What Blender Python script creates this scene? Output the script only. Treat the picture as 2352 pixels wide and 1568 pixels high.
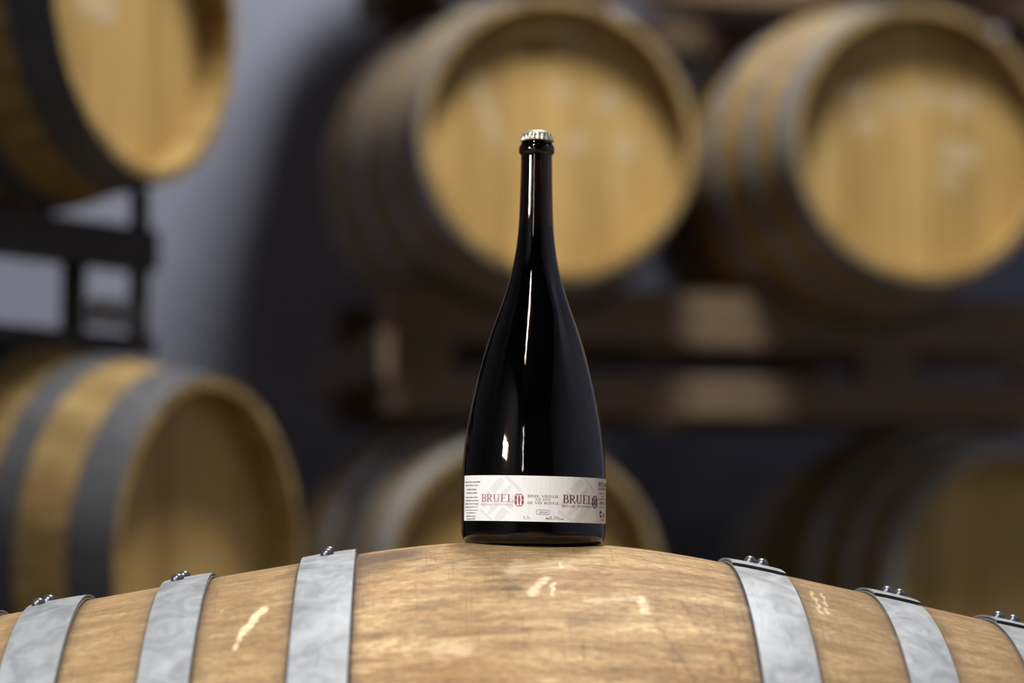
import bpy, bmesh, math, random
from mathutils import Vector, Matrix

for o in list(bpy.data.objects):
    bpy.data.objects.remove(o)
scene = bpy.context.scene
COL = scene.collection
R = math.radians
random.seed(7)

# ------------------------------------------------------------------ camera, world, exposure
cam_data = bpy.data.cameras.new('camera')
cam = bpy.data.objects.new('camera', cam_data)
COL.objects.link(cam)
cam.location = (0, 0, 0.734)
cam.rotation_euler = (R(90 + 4.92), 0, 0)
cam_data.lens = 85
cam_data.sensor_width = 36
cam_data.clip_start = 0.05
cam_data.dof.use_dof = True
cam_data.dof.focus_distance = 1.95
cam_data.dof.aperture_fstop = 2.25
cam_data.dof.aperture_blades = 0
scene.camera = cam

world = bpy.data.worlds.new('world')
scene.world = world
world.use_nodes = True
world.node_tree.nodes['Background'].inputs[0].default_value = (0.6, 0.65, 0.75, 1)
world.node_tree.nodes['Background'].inputs[1].default_value = 0.02

vs = scene.view_settings
vs.view_transform = 'Standard'
vs.look = 'None'
vs.gamma = 1
vs.use_curve_mapping = False
vs.exposure = 0.0
scene.cycles.max_bounces = 6
scene.cycles.diffuse_bounces = 2
scene.cycles.glossy_bounces = 3
scene.cycles.transmission_bounces = 6
scene.cycles.caustics_reflective = False
scene.cycles.caustics_refractive = False
scene.cycles.sample_clamp_indirect = 6
scene.cycles.use_light_tree = False
scene.cycles.adaptive_threshold = 0.02

# lamp radiances (used by the lamp builders further down)
PANEL_L = 135
STRIP_L = 215
WINDOW_L = 150

# ------------------------------------------------------------------ node helpers
def new_mat(name):
    m = bpy.data.materials.new(name)
    m.use_nodes = True
    return m, m.node_tree, m.node_tree.nodes['Principled BSDF']

class NT:
    def __init__(s, nt):
        s.nt = nt
    def put(s, sock, v):
        if hasattr(v, 'is_output'):
            s.nt.links.new(v, sock)
        elif v is not None:
            sock.default_value = v
    def node(s, t, **kw):
        n = s.nt.nodes.new(t)
        for k, v in kw.items():
            setattr(n, k, v)
        return n
    def math(s, op, a, b=None, c=None, clamp=False):
        n = s.node('ShaderNodeMath', operation=op, use_clamp=clamp)
        for i, v in enumerate((a, b, c)):
            if v is not None:
                s.put(n.inputs[i], v)
        return n.outputs[0]
    def vec(s, op, a, b=None, scale=None):
        n = s.node('ShaderNodeVectorMath', operation=op)
        s.put(n.inputs[0], a)
        if b is not None:
            s.put(n.inputs[1], b)
        if scale is not None:
            s.put(n.inputs['Scale'], scale)
        return n.outputs['Value'] if op in ('LENGTH', 'DISTANCE', 'DOT_PRODUCT') else n.outputs[0]
    def noise(s, vec, scale, detail=4, rough=0.55, dist=0.0):
        n = s.node('ShaderNodeTexNoise')
        s.put(n.inputs['Vector'], vec)
        n.inputs['Scale'].default_value = scale
        n.inputs['Detail'].default_value = detail
        n.inputs['Roughness'].default_value = rough
        n.inputs['Distortion'].default_value = dist
        return n.outputs['Fac']
    def ramp(s, fac, stops):
        n = s.node('ShaderNodeValToRGB')
        s.put(n.inputs[0], fac)
        cr = n.color_ramp
        while len(cr.elements) < len(stops):
            cr.elements.new(0.5)
        for e, (p, c) in zip(cr.elements, stops):
            e.position = p
            e.color = (*c, 1) if len(c) == 3 else c
        return n.outputs[0]
    def rng(s, v, a, b, c=0.0, d=1.0, smooth=True):
        n = s.node('ShaderNodeMapRange', interpolation_type='SMOOTHSTEP' if smooth else 'LINEAR')
        n.clamp = True if not smooth else n.clamp
        s.put(n.inputs[0], v)
        for i, k in enumerate((a, b, c, d)):
            n.inputs[1 + i].default_value = k
        return n.outputs[0]
    def mix(s, fac, a, b, mode='MIX'):
        n = s.node('ShaderNodeMix', data_type='RGBA', blend_type=mode)
        s.put(n.inputs[0], fac)
        s.put(n.inputs[6], a if hasattr(a, 'is_output') else (*a, 1))
        s.put(n.inputs[7], b if hasattr(b, 'is_output') else (*b, 1))
        return n.outputs[2]
    def coords(s, jitter=0.0):
        tc = s.node('ShaderNodeTexCoord').outputs['Object']
        if jitter:
            oi = s.node('ShaderNodeObjectInfo').outputs['Random']
            off = s.vec('SCALE', (13.1, 7.7, 5.3), scale=s.math('MULTIPLY', oi, jitter))
            return s.vec('ADD', tc, off)
        return tc
    def stretch(s, v, sc):
        return s.vec('MULTIPLY', v, sc)
    def bump(s, h, strength, dist=0.001):
        n = s.node('ShaderNodeBump')
        s.put(n.inputs['Height'], h)
        n.inputs['Strength'].default_value = strength
        n.inputs['Distance'].default_value = dist
        return n.outputs[0]
    def random(s):
        return s.node('ShaderNodeObjectInfo').outputs['Random']

def lin(r, g, b):
    f = lambda c: (c / 255 / 12.92) if c / 255 <= 0.04045 else ((c / 255 + 0.055) / 1.055) ** 2.4
    return (f(r), f(g), f(b))

# ------------------------------------------------------------------ materials
def mat_plain(name, col, rough=0.5, metal=0.0, spec=0.5, var=0.15, scale=20, bump=0.0, stretch=(1, 1, 1), jitter=1.0):
    m, nt, p = new_mat(name)
    t = NT(nt)
    v = t.stretch(t.coords(jitter), stretch)
    n = t.noise(v, scale, 3, 0.6)
    k = t.rng(n, 0.3, 0.7, 1 - var, 1 + var, smooth=False)
    rgb = t.vec('SCALE', col, scale=k)
    t.put(p.inputs['Base Color'], rgb)
    p.inputs['Roughness'].default_value = rough
    p.inputs['Metallic'].default_value = metal
    p.inputs['Specular IOR Level'].default_value = spec
    if bump:
        t.put(p.inputs['Normal'], t.bump(n, bump, 0.002))
    return m

def mat_oak_background():
    """oak of the barrels standing in the racks"""
    m, nt, p = new_mat('oak_cask')
    t = NT(nt)
    v = t.coords(3.0)
    g = t.noise(t.stretch(v, (3, 45, 45)), 1.0, 3, 0.6)
    patch = t.noise(t.stretch(v, (4, 10, 10)), 1.0, 2, 0.6)
    c = t.ramp(g, [(0.3, lin(132, 106, 62)), (0.55, lin(166, 139, 86)), (0.75, lin(188, 162, 106))])
    c = t.mix(t.rng(patch, 0.5, 0.75, 0, 0.5), c, lin(120, 88, 50))
    tint = t.math('ADD', 0.82, t.math('MULTIPLY', t.random(), 0.3))
    c = t.vec('SCALE', c, scale=tint)
    t.put(p.inputs['Base Color'], c)
    p.inputs['Roughness'].default_value = 0.62
    p.inputs['Specular IOR Level'].default_value = 0.25
    return m

def mat_head_board():
    m, nt, p = new_mat('oak_head')
    t = NT(nt)
    v = t.coords(3.0)
    g = t.noise(t.stretch(v, (40, 45, 2.5)), 1.0, 3, 0.6)
    patch = t.noise(t.stretch(v, (5, 9, 5)), 1.0, 3, 0.6)
    c = t.ramp(g, [(0.3, lin(172, 138, 80)), (0.55, lin(198, 164, 100)), (0.78, lin(212, 180, 120))])
    c = t.mix(t.rng(patch, 0.55, 0.78, 0, 0.45), c, lin(160, 120, 62))
    tint = t.math('ADD', 0.84, t.math('MULTIPLY', t.random(), 0.26))
    c = t.vec('SCALE', c, scale=tint)
    t.put(p.inputs['Base Color'], c)
    p.inputs['Roughness'].default_value = 0.6
    p.inputs['Specular IOR Level'].default_value = 0.25
    return m

# worn marks on the front cask, in the cask's own coordinates (x along its axis)
LIGHT_MARKS = [
    ((0.0101, -0.1026, 0.3345), (-0.001, -0.1613, 0.3106), 0.0016, 0.9),
    ((-0.0036, -0.1351, 0.3227), (-0.0162, -0.1616, 0.3103), 0.0035, 0.8),
    ((-0.0247, -0.1196, 0.3287), (0.0098, -0.107, 0.3332), 0.0110, 0.38),
    ((-0.030, -0.128, 0.326), (-0.022, -0.100, 0.335), 0.0060, 0.45),
    ((0.0276, -0.1683, 0.3065), (0.0672, -0.1607, 0.3085), 0.0045, 0.55),
    ((0.0672, -0.1607, 0.3085), (0.0683, -0.178, 0.2988), 0.0035, 0.75),
    ((-0.2185, -0.1365, 0.2943), (-0.2327, -0.165, 0.2761), 0.0035, 0.95),
    ((-0.2327, -0.165, 0.2761), (-0.2371, -0.1804, 0.265), 0.0018, 0.7),
    ((-0.252, -0.128, 0.29), (-0.256, -0.175, 0.262), 0.0014, 0.5),
    ((0.2103, -0.0799, 0.316), (0.2104, -0.1263, 0.3004), 0.0020, 0.55),
    ((0.2186, -0.0782, 0.3148), (0.2155, -0.1259, 0.2995), 0.0016, 0.6),
    ((-0.0856, -0.2173, 0.2698), (-0.0665, -0.2192, 0.2703), 0.0065, 0.45),
]
DARK_MARKS = [
    ((0.0981, -0.1579, 0.3066), (0.1217, -0.2254, 0.2563), 0.0022, 0.5),
    ((0.0764, -0.193, 0.2884), (0.101, -0.2365, 0.2502), 0.0022, 0.45),
    ((0.1159, -0.1623, 0.3015), (0.135, -0.2197, 0.2589), 0.0018, 0.4),
    ((-0.1485, -0.065, 0.3309), (-0.1228, -0.0566, 0.3367), 0.028, 0.9),
    ((-0.1493, -0.1028, 0.321), (-0.130, -0.0998, 0.3287), 0.014, 0.45),
    ((-0.0327, -0.1532, 0.3143), (-0.0261, -0.1545, 0.3138), 0.005, 0.7),
    ((-0.048, -0.142, 0.319), (-0.022, -0.142, 0.319), 0.006, 0.35),
    ((-0.100, -0.112, 0.327), (-0.070, -0.094, 0.334), 0.008, 0.4),
    ((-0.118, -0.175, 0.297), (-0.082, -0.168, 0.303), 0.006, 0.4),
    ((0.012, -0.195, 0.289), (0.020, -0.195, 0.289), 0.006, 0.4),
    ((-0.215, -0.075, 0.311), (-0.200, -0.062, 0.317), 0.006, 0.55),
]

def mat_oak_front():
    """worn, unvarnished oak of the cask in front"""
    m, nt, p = new_mat('oak_worn')
    t = NT(nt)
    v0 = t.coords()
    x = t.node('ShaderNodeSeparateXYZ')
    t.put(x.inputs[0], v0)
    ax = t.math('ABSOLUTE', x.outputs[0])
    rough_n = t.node('ShaderNodeTexNoise')
    t.put(rough_n.inputs['Vector'], v0)
    rough_n.inputs['Scale'].default_value = 140
    rough_n.inputs['Detail'].default_value = 1
    off = t.vec('SCALE', t.vec('SUBTRACT', rough_n.outputs['Color'], (0.5, 0.5, 0.5)), scale=0.008)
    vd = t.vec('ADD', v0, off)
    g = t.noise(t.stretch(v0, (7, 70, 70)), 1.0, 5, 0.65, 0.6)
    fine = t.noise(t.stretch(v0, (60, 520, 520)), 1.0, 2, 0.65)
    patch = t.noise(t.stretch(v0, (11, 26, 26)), 1.0, 4, 0.62, 0.8)
    blot = t.noise(t.stretch(v0, (30, 75, 75)), 1.0, 3, 0.6)
    c = t.ramp(g, [(0.28, lin(118, 90, 60)), (0.43, lin(156, 126, 86)), (0.58, lin(184, 152, 108)), (0.76, lin(206, 178, 136))])
    c = t.mix(t.rng(patch, 0.50, 0.68, 0, 0.62), c, lin(146, 108, 66))
    c = t.mix(t.rng(patch, 0.30, 0.44, 0.40, 0), c, lin(228, 194, 144))
    c = t.mix(t.rng(blot, 0.56, 0.70, 0, 0.5), c, lin(124, 92, 60))
    mott = t.noise(t.stretch(v0, (140, 300, 300)), 1.0, 2, 0.7)
    c = t.vec('SCALE', c, scale=t.rng(mott, 0.3, 0.7, 0.74, 1.22, smooth=False))
    fk = t.noise(t.stretch(v0, (45, 190, 190)), 1.0, 2, 0.7)
    c = t.mix(t.rng(fk, 0.64, 0.74, 0, 0.6), c, lin(96, 74, 56))
    c = t.mix(t.rng(fine, 0.42, 0.66, 0.0, 0.5), c, lin(108, 82, 54))
    # saw marks across the grain
    saw = t.noise(t.stretch(v0, (620, 16, 16)), 1.0, 1, 0.5)
    sawm = t.math('MULTIPLY', t.rng(saw, 0.64, 0.71, 0, 0.6), t.rng(blot, 0.38, 0.6, 0.2, 1))
    c = t.mix(sawm, c, lin(110, 80, 52))
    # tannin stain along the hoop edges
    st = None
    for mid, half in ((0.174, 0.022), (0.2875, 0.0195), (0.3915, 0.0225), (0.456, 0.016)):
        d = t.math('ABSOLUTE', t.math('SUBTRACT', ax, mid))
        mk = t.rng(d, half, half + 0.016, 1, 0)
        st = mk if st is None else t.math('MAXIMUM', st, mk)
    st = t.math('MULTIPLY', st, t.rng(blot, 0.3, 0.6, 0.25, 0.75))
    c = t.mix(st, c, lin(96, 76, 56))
    # shadow of the gap right against the hoop edges, painted as a dark line
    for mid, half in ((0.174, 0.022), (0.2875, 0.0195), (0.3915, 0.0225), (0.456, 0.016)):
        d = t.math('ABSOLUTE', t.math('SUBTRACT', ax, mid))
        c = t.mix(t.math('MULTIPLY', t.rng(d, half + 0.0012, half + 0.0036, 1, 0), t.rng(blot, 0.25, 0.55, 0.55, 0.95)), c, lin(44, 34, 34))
    # outboard of the hoops the wood is browner
    c = t.mix(t.rng(ax, 0.15, 0.24, 0, 0.45), c, lin(122, 99, 66))
    def seg(a, b, w):
        a, b = Vector(a), Vector(b)
        ba = b - a
        pa = t.vec('SUBTRACT', vd, tuple(a))
        h = t.math('DIVIDE', t.vec('DOT_PRODUCT', pa, tuple(ba)), ba.dot(ba), clamp=True)
        d = t.vec('LENGTH', t.vec('SUBTRACT', pa, t.vec('SCALE', tuple(ba), scale=h)))
        return t.rng(d, w * 0.3, w * 1.5, 1, 0)
    for a, b, w, k in DARK_MARKS:
        c = t.mix(t.math('MULTIPLY', seg(a, b, w), k), c, lin(92, 72, 54))
    for a, b, w, k in LIGHT_MARKS:
        c = t.mix(t.math('MULTIPLY', seg(a, b, w), t.math('MULTIPLY', t.rng(fine, 0.35, 0.6, 1.0, 0.5), k)), c, lin(240, 216, 178))
    tint = t.math('ADD', 0.95, t.math('MULTIPLY', t.random(), 0.08))
    c = t.vec('SCALE', c, scale=tint)
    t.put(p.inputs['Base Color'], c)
    p.inputs['Roughness'].default_value = 0.66
    p.inputs['Specular IOR Level'].default_value = 0.25
    h = t.math('ADD', t.math('MULTIPLY', fine, 0.6), t.math('MULTIPLY', saw, 0.5))
    t.put(p.inputs['Normal'], t.bump(h, 0.5, 0.0009))
    return m

def mat_galvanised(name, col, streak=True, jitter=2.0):
    m, nt, p = new_mat(name)
    t = NT(nt)
    v = t.coords(jitter)
    a = t.noise(v, 38, 5, 0.6, 1.2)
    b = t.noise(t.stretch(v, (40, 9, 9)), 1.0, 5, 0.6, 1.5)
    k = t.math('ADD', t.rng(a, 0.3, 0.7, 0.80, 1.10, smooth=False), t.rng(b, 0.62, 0.8, 0.0, 0.22) if streak else 0.0)
    t.put(p.inputs['Base Color'], t.vec('SCALE', col, scale=k))
    p.inputs['Metallic'].default_value = 0.55
    p.inputs['Specular IOR Level'].default_value = 0.4
    t.put(p.inputs['Roughness'], t.rng(a, 0.3, 0.7, 0.42, 0.60, smooth=False))
    t.put(p.inputs['Normal'], t.bump(t.math('ADD', a, b), 0.12, 0.002))
    return m

def mat_glass():
    m, nt, p = new_mat('bottle_glass')
    t = NT(nt)
    v = t.coords()
    n = t.noise(t.stretch(v, (120, 120, 40)), 1.0, 3, 0.5)
    sp = t.noise(v, 900, 2, 0.5)
    p.inputs['Base Color'].default_value = (0.10, 0.045, 0.012, 1)
    p.inputs['Transmission Weight'].default_value = 1.0
    p.inputs['IOR'].default_value = 1.52
    p.inputs['Roughness'].default_value = 0.02
    t.put(p.inputs['Normal'], t.bump(t.math('ADD', n, t.math('MULTIPLY', sp, 0.05)), 0.10, 0.001))
    return m

def mat_label():
    m, nt, p = new_mat('label_paper')
    t = NT(nt)
    v = t.coords()
    n = t.noise(t.stretch(v, (900, 900, 30)), 1.0, 3, 0.5)
    k = t.rng(n, 0.3, 0.7, 0.90, 1.0, smooth=False)
    t.put(p.inputs['Base Color'], t.vec('SCALE', (0.87, 0.84, 0.79), scale=k))
    p.inputs['Roughness'].default_value = 0.55
    p.inputs['Specular IOR Level'].default_value = 0.3
    t.put(p.inputs['Normal'], t.bump(n, 0.15, 0.0004))
    return m

def mat_ink(name, col):
    m, nt, p = new_mat(name)
    t = NT(nt)
    n = t.noise(t.coords(), 1500, 2)
    t.put(p.inputs['Base Color'], t.vec('SCALE', col, scale=t.rng(n, 0.3, 0.7, 0.95, 1.05, smooth=False)))
    p.inputs['Roughness'].default_value = 0.6
    p.inputs['Specular IOR Level'].default_value = 0.2
    return m

def mat_emit(name, col, strength):
    m, nt, p = new_mat(name)
    p.inputs['Base Color'].default_value = (0.8, 0.8, 0.8, 1)
    p.inputs['Emission Color'].default_value = (*col, 1)
    p.inputs['Emission Strength'].default_value = strength
    if strength < 5:
        m.cycles.emission_sampling = 'NONE'
    return m

M = {
    'oak': mat_oak_background(),
    'head': mat_head_board(),
    'front': mat_oak_front(),
    'hoop': mat_galvanised('galvanised_hoop', (0.35, 0.36, 0.375)),
    'hoop_far': mat_galvanised('galvanised_hoop_dull', (0.36, 0.36, 0.37)),
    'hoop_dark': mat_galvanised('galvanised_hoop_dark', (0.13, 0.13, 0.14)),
    'hoop_pale': mat_galvanised('galvanised_hoop_pale', (0.68, 0.67, 0.64)),  # paler zinc on the two lower casks of the timber rack
    'cut_edge': mat_plain('dark_cut_edge', (0.02, 0.018, 0.022), 0.6, 0.3, 0.3, 0.2, 200),  # near-black finish of the lap plates' end faces
    'rivet': mat_plain('rivet_steel', (0.16, 0.16, 0.18), 0.34, 0.85, 0.5, 0.25, 300),
    'glass': mat_glass(),
    'beer': mat_plain('dark_beer', (0.006, 0.0025, 0.001), 0.1, 0, 0.3, 0.1, 10),
    'cap': mat_plain('champagne_gold_cap', (0.90, 0.83, 0.60), 0.28, 0.75, 0.5, 0.05, 200),
    'label': mat_label(),
    'red': mat_ink('ink_wine_red', lin(158, 84, 92)),
    'pink': mat_ink('ink_pale_red', lin(190, 130, 134)),
    'slate': mat_ink('ink_slate', lin(70, 64, 88)),
    'black': mat_ink('ink_black', lin(38, 30, 36)),
    'grey': mat_ink('ink_grey', lin(112, 104, 108)),
    'brown': mat_ink('ink_brown', lin(74, 40, 32)),
    'pale': mat_ink('ink_watermark', lin(219, 216, 210)),
    'wall': mat_plain('painted_wall', lin(168, 171, 190), 0.85, 0, 0.2, 0.06, 3, 0.1, jitter=0),
    'wall_stone': mat_plain('dark_rendered_wall', lin(88, 86, 92), 0.85, 0, 0.2, 0.15, 3, 0.1, jitter=0),
    'floor': mat_plain('concrete_floor', lin(84, 80, 76), 0.8, 0, 0.3, 0.2, 5, 0.2, jitter=0),
    'ceiling': mat_plain('ceiling_board', lin(70, 70, 74), 0.9, 0, 0.2, 0.08, 4, jitter=0),
    'timber': mat_plain('rack_timber', lin(116, 97, 77), 0.75, 0, 0.2, 0.3, 1.0, 0.3, (4, 60, 60)),
    'timber_dark': mat_plain('bearer_timber', lin(110, 84, 60), 0.75, 0, 0.2, 0.3, 1.0, 0.3, (4, 60, 60)),
    'steel_dark': mat_plain('dark_painted_steel', lin(52, 46, 40), 0.5, 0.2, 0.4, 0.2, 30),
    'steel': mat_plain('zinc_plate', (0.45, 0.45, 0.47), 0.45, 0.6, 0.5, 0.2, 30),
    'white_metal': mat_plain('lamp_housing_white', (0.75, 0.75, 0.75), 0.5, 0, 0.5, 0.03, 10),
    'chalk': mat_plain('chalk', lin(200, 176, 138), 0.9, 0, 0.1, 0.2, 60),
    'bung': mat_plain('bung_mark_dark', lin(96, 70, 36), 0.8, 0, 0.1, 0.2, 60),
}

# ------------------------------------------------------------------ mesh helpers
def obj(name, mesh, mat=None, parent=None, loc=None, rot=None):
    o = bpy.data.objects.new(name, mesh)
    COL.objects.link(o)
    if mat is not None and not mesh.materials:
        mesh.materials.append(mat)
    if parent is not None:
        o.parent = parent
    if loc is not None:
        o.location = loc
    if rot is not None:
        o.rotation_euler = rot
    return o

def empty(name, label, cat, loc=(0, 0, 0), rot=(0, 0, 0), group=None):
    o = bpy.data.objects.new(name, None)
    COL.objects.link(o)
    o.empty_display_size = 0.1
    o.location = loc
    o.rotation_euler = rot
    tag(o, label, cat, group)
    return o

def tag(o, label, cat, group=None):
    o['label'] = label
    o['category'] = cat
    if group:
        o['group'] = group
    return o

def mesh_from(name, verts, faces, smooth=True, sharp=30):
    me = bpy.data.meshes.new(name)
    me.from_pydata([tuple(v) for v in verts], [], faces)
    bm = bmesh.new()
    bm.from_mesh(me)
    bmesh.ops.recalc_face_normals(bm, faces=bm.faces)
    bm.to_mesh(me)
    bm.free()
    if smooth:
        for p in me.polygons:
            p.use_smooth = True
        me.set_sharp_from_angle(angle=R(sharp))
    return me

def box_mesh(name, x0, x1, y0, y1, z0, z1, bevel=0.003):
    bm = bmesh.new()
    bmesh.ops.create_cube(bm, size=1)
    for v in bm.verts:
        v.co = Vector((x0 + (v.co.x + .5) * (x1 - x0), y0 + (v.co.y + .5) * (y1 - y0), z0 + (v.co.z + .5) * (z1 - z0)))
    if bevel:
        bmesh.ops.bevel(bm, geom=bm.edges[:], offset=bevel, segments=1, affect='EDGES')
    me = bpy.data.meshes.new(name)
    bm.to_mesh(me)
    bm.free()
    return me

def prism_mesh(name, outline, y0, y1):
    """outline in (x, z), extruded along y"""
    n = len(outline)
    verts = [(x, y0, z) for x, z in outline] + [(x, y1, z) for x, z in outline]
    faces = [tuple(range(n)), tuple(range(2 * n - 1, n - 1, -1))]
    faces += [(i, (i + 1) % n, n + (i + 1) % n, n + i) for i in range(n)]
    return mesh_from(name, verts, faces, smooth=False)

def lathe(name, prof, seg=96, axis='Z', sharp=40):
    """prof: list of (r, h). r == 0 closes with a pole"""
    verts, rings = [], []
    for r, h in prof:
        if r < 1e-7:
            rings.append([len(verts)])
            verts.append((0, 0, h))
        else:
            rings.append(list(range(len(verts), len(verts) + seg)))
            verts += [(r * math.cos(2 * math.pi * k / seg), r * math.sin(2 * math.pi * k / seg), h) for k in range(seg)]
    faces = []
    for a, b in zip(rings, rings[1:]):
        for k in range(seg):
            k2 = (k + 1) % seg
            if len(a) == 1 and len(b) == 1:
                continue
            if len(a) == 1:
                faces.append((a[0], b[k], b[k2]))
            elif len(b) == 1:
                faces.append((a[k], a[k2], b[0]))
            else:
                faces.append((a[k], a[k2], b[k2], b[k]))
    return mesh_from(name, verts, faces, True, sharp)

# ------------------------------------------------------------------ room
def struct(name, me, mat):
    o = obj(name, me, mat)
    o['kind'] = 'structure'
    return o

X0, X1, Y0, Y1, ZC = -2.8, 4.2, -5.5, 6.1, 4.6
struct('floor', box_mesh('floor', X0, X1, Y0, Y1, -0.1, 0, 0), M['floor'])
struct('ceiling', box_mesh('ceiling', X0, X1, Y0, Y1, ZC, ZC + 0.1, 0), M['ceiling'])
struct('wall_back', box_mesh('wall_back', X0, X1, Y1, Y1 + 0.1, 0, ZC, 0), M['wall'])
struct('wall_right', box_mesh('wall_right', X1, X1 + 0.1, Y0, Y1, 0, ZC, 0), M['wall'])
struct('wall_light_blocker', box_mesh('wall_light_blocker', X0, -0.85, 1.75, 1.90, 0, ZC, 0), M['wall_stone'])  # unseen wall added to keep the left window's light off the stacks
# left wall with the opening of one window
WY0, WY1, WZ0, WZ1 = -0.95, -0.15, 1.42, 1.92
bm = bmesh.new()
def _b(x0, x1, y0, y1, z0, z1):
    mt = Matrix.Translation(((x0 + x1) / 2, (y0 + y1) / 2, (z0 + z1) / 2)) @ Matrix.Diagonal((x1 - x0, y1 - y0, z1 - z0, 1))
    bmesh.ops.create_cube(bm, size=1, matrix=mt)
_b(X0 - 0.1, X0, Y0, WY0, 0, ZC)
_b(X0 - 0.1, X0, WY1, Y1, 0, ZC)
_b(X0 - 0.1, X0, WY0, WY1, 0, WZ0)
_b(X0 - 0.1, X0, WY0, WY1, WZ1, ZC)
me = bpy.data.meshes.new('wall_left')
bm.to_mesh(me)
bm.free()
struct('wall_left', me, M['wall_stone'])
win = bpy.data.objects.new('window_1', None)
COL.objects.link(win)
win.location = (X0, (WY0 + WY1) / 2, WZ0)
win['kind'] = 'structure'
wl, wh = WY1 - WY0, WZ1 - WZ0
for nm, b in (('window_frame', (-0.09, -0.02, -wl / 2, wl / 2, 0, 0.05)), ('window_frame', (-0.09, -0.02, -wl / 2, wl / 2, wh - 0.05, wh)),
              ('window_frame', (-0.09, -0.02, -wl / 2, -wl / 2 + 0.05, 0.05, wh - 0.05)), ('window_frame', (-0.09, -0.02, wl / 2 - 0.05, wl / 2, 0.05, wh - 0.05))):
    obj(nm, box_mesh(nm, *b, 0.004), M['white_metal'], win)
obj('window_pane', box_mesh('window_pane', -0.08, -0.07, -wl / 2 + 0.05, wl / 2 - 0.05, 0.05, wh - 0.05, 0),
    mat_emit('daylit_pane', (0.90, 0.94, 1.0), WINDOW_L), win)

# front wall (behind the viewer) with a tall slit window
SX0, SX1, SZ0, SZ1 = -2.68, -2.32, 1.5, 3.7
bm = bmesh.new()
_b(X0, SX0, Y0 - 0.1, Y0, 0, ZC)
_b(SX1, X1, Y0 - 0.1, Y0, 0, ZC)
_b(SX0, SX1, Y0 - 0.1, Y0, 0, SZ0)
_b(SX0, SX1, Y0 - 0.1, Y0, SZ1, ZC)
me = bpy.data.meshes.new('wall_front')
bm.to_mesh(me)
bm.free()
struct('wall_front', me, M['wall_stone'])
win2 = bpy.data.objects.new('window_2', None)
COL.objects.link(win2)
win2.location = ((SX0 + SX1) / 2, Y0, SZ0)
win2['kind'] = 'structure'
sw, sh = SX1 - SX0, SZ1 - SZ0
for b in ((-sw / 2, -sw / 2 + 0.03, -0.09, -0.02, 0, sh), (sw / 2 - 0.03, sw / 2, -0.09, -0.02, 0, sh),
          (-sw / 2 + 0.03, sw / 2 - 0.03, -0.09, -0.02, 0, 0.03), (-sw / 2 + 0.03, sw / 2 - 0.03, -0.09, -0.02, sh - 0.03, sh)):
    obj('window_frame', box_mesh('window_frame', *b, 0.003), M['white_metal'], win2)
obj('window_pane', box_mesh('window_pane', -sw / 2 + 0.03, sw / 2 - 0.03, -0.08, -0.07, 0.03, sh - 0.03, 0),
    mat_emit('daylit_slit_pane', (0.88, 0.93, 1.0), 14), win2)

# ------------------------------------------------------------------ ceiling lamps
def ceiling_lamp(name, label, loc, rz, lx, ly, radiance, drop, colour=(1, 0.98, 0.95), spread=180):
    root = empty(name, label, 'lamp', loc, (0, 0, rz))
    obj('lamp_housing', box_mesh('lamp_housing', -lx / 2 - .03, lx / 2 + .03, -ly / 2 - .03, ly / 2 + .03, 0, 0.05, 0.005), M['white_metal'], root)
    obj('lamp_diffuser', box_mesh('lamp_diffuser', -lx / 2, lx / 2, -ly / 2, ly / 2, -0.006, 0.004, 0), mat_emit('diffuser_glow', colour, 2.0), root)
    for s in (-1, 1):
        if lx > ly:
            b = (s * lx * .35 - .004, s * lx * .35 + .004, -.004, .004)
        else:
            b = (-.004, .004, s * ly * .35 - .004, s * ly * .35 + .004)
        obj('suspension_rod', box_mesh('suspension_rod', *b, 0.05, drop, 0), M['steel'], root)
    ld = bpy.data.lights.new('lamp_light', 'AREA')
    ld.shape = 'RECTANGLE'
    ld.size, ld.size_y = lx, ly
    ld.energy = radiance * math.pi * lx * ly
    ld.color = colour
    ld.spread = R(spread)
    lo = bpy.data.objects.new('lamp_light', ld)
    COL.objects.link(lo)
    lo.parent = root
    lo.location = (0, 0, -0.012)
    return root

ceiling_lamp('ceiling_lamp', 'square white panel lamp hanging over the bottle and the racks', (0.38, 3.45, 4.2), 0, 0.5, 0.8, PANEL_L, 0.4)
ceiling_lamp('ceiling_lamp', 'long narrow tube lamp hanging over the aisle before the front cask', (-1.40, -1.35, 4.2), R(-23), 0.15, 2.6, STRIP_L, 0.4, spread=114)

ceiling_lamp('ceiling_lamp', 'unseen tube lamp added to brighten the right-hand wall', (3.75, 1.6, 4.2), 0, 0.1, 1.7, 22, 0.4, (0.95, 0.97, 1.0), spread=130)  # added lamp: lights the wall that the bottle's right side reflects

# ------------------------------------------------------------------ casks
HALF = 0.475
def rad(s):
    s = abs(s)
    return 0.35 - 0.204 * ((s ** 3 + 0.1 ** 3) ** (1 / 3) - 0.1)

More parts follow.
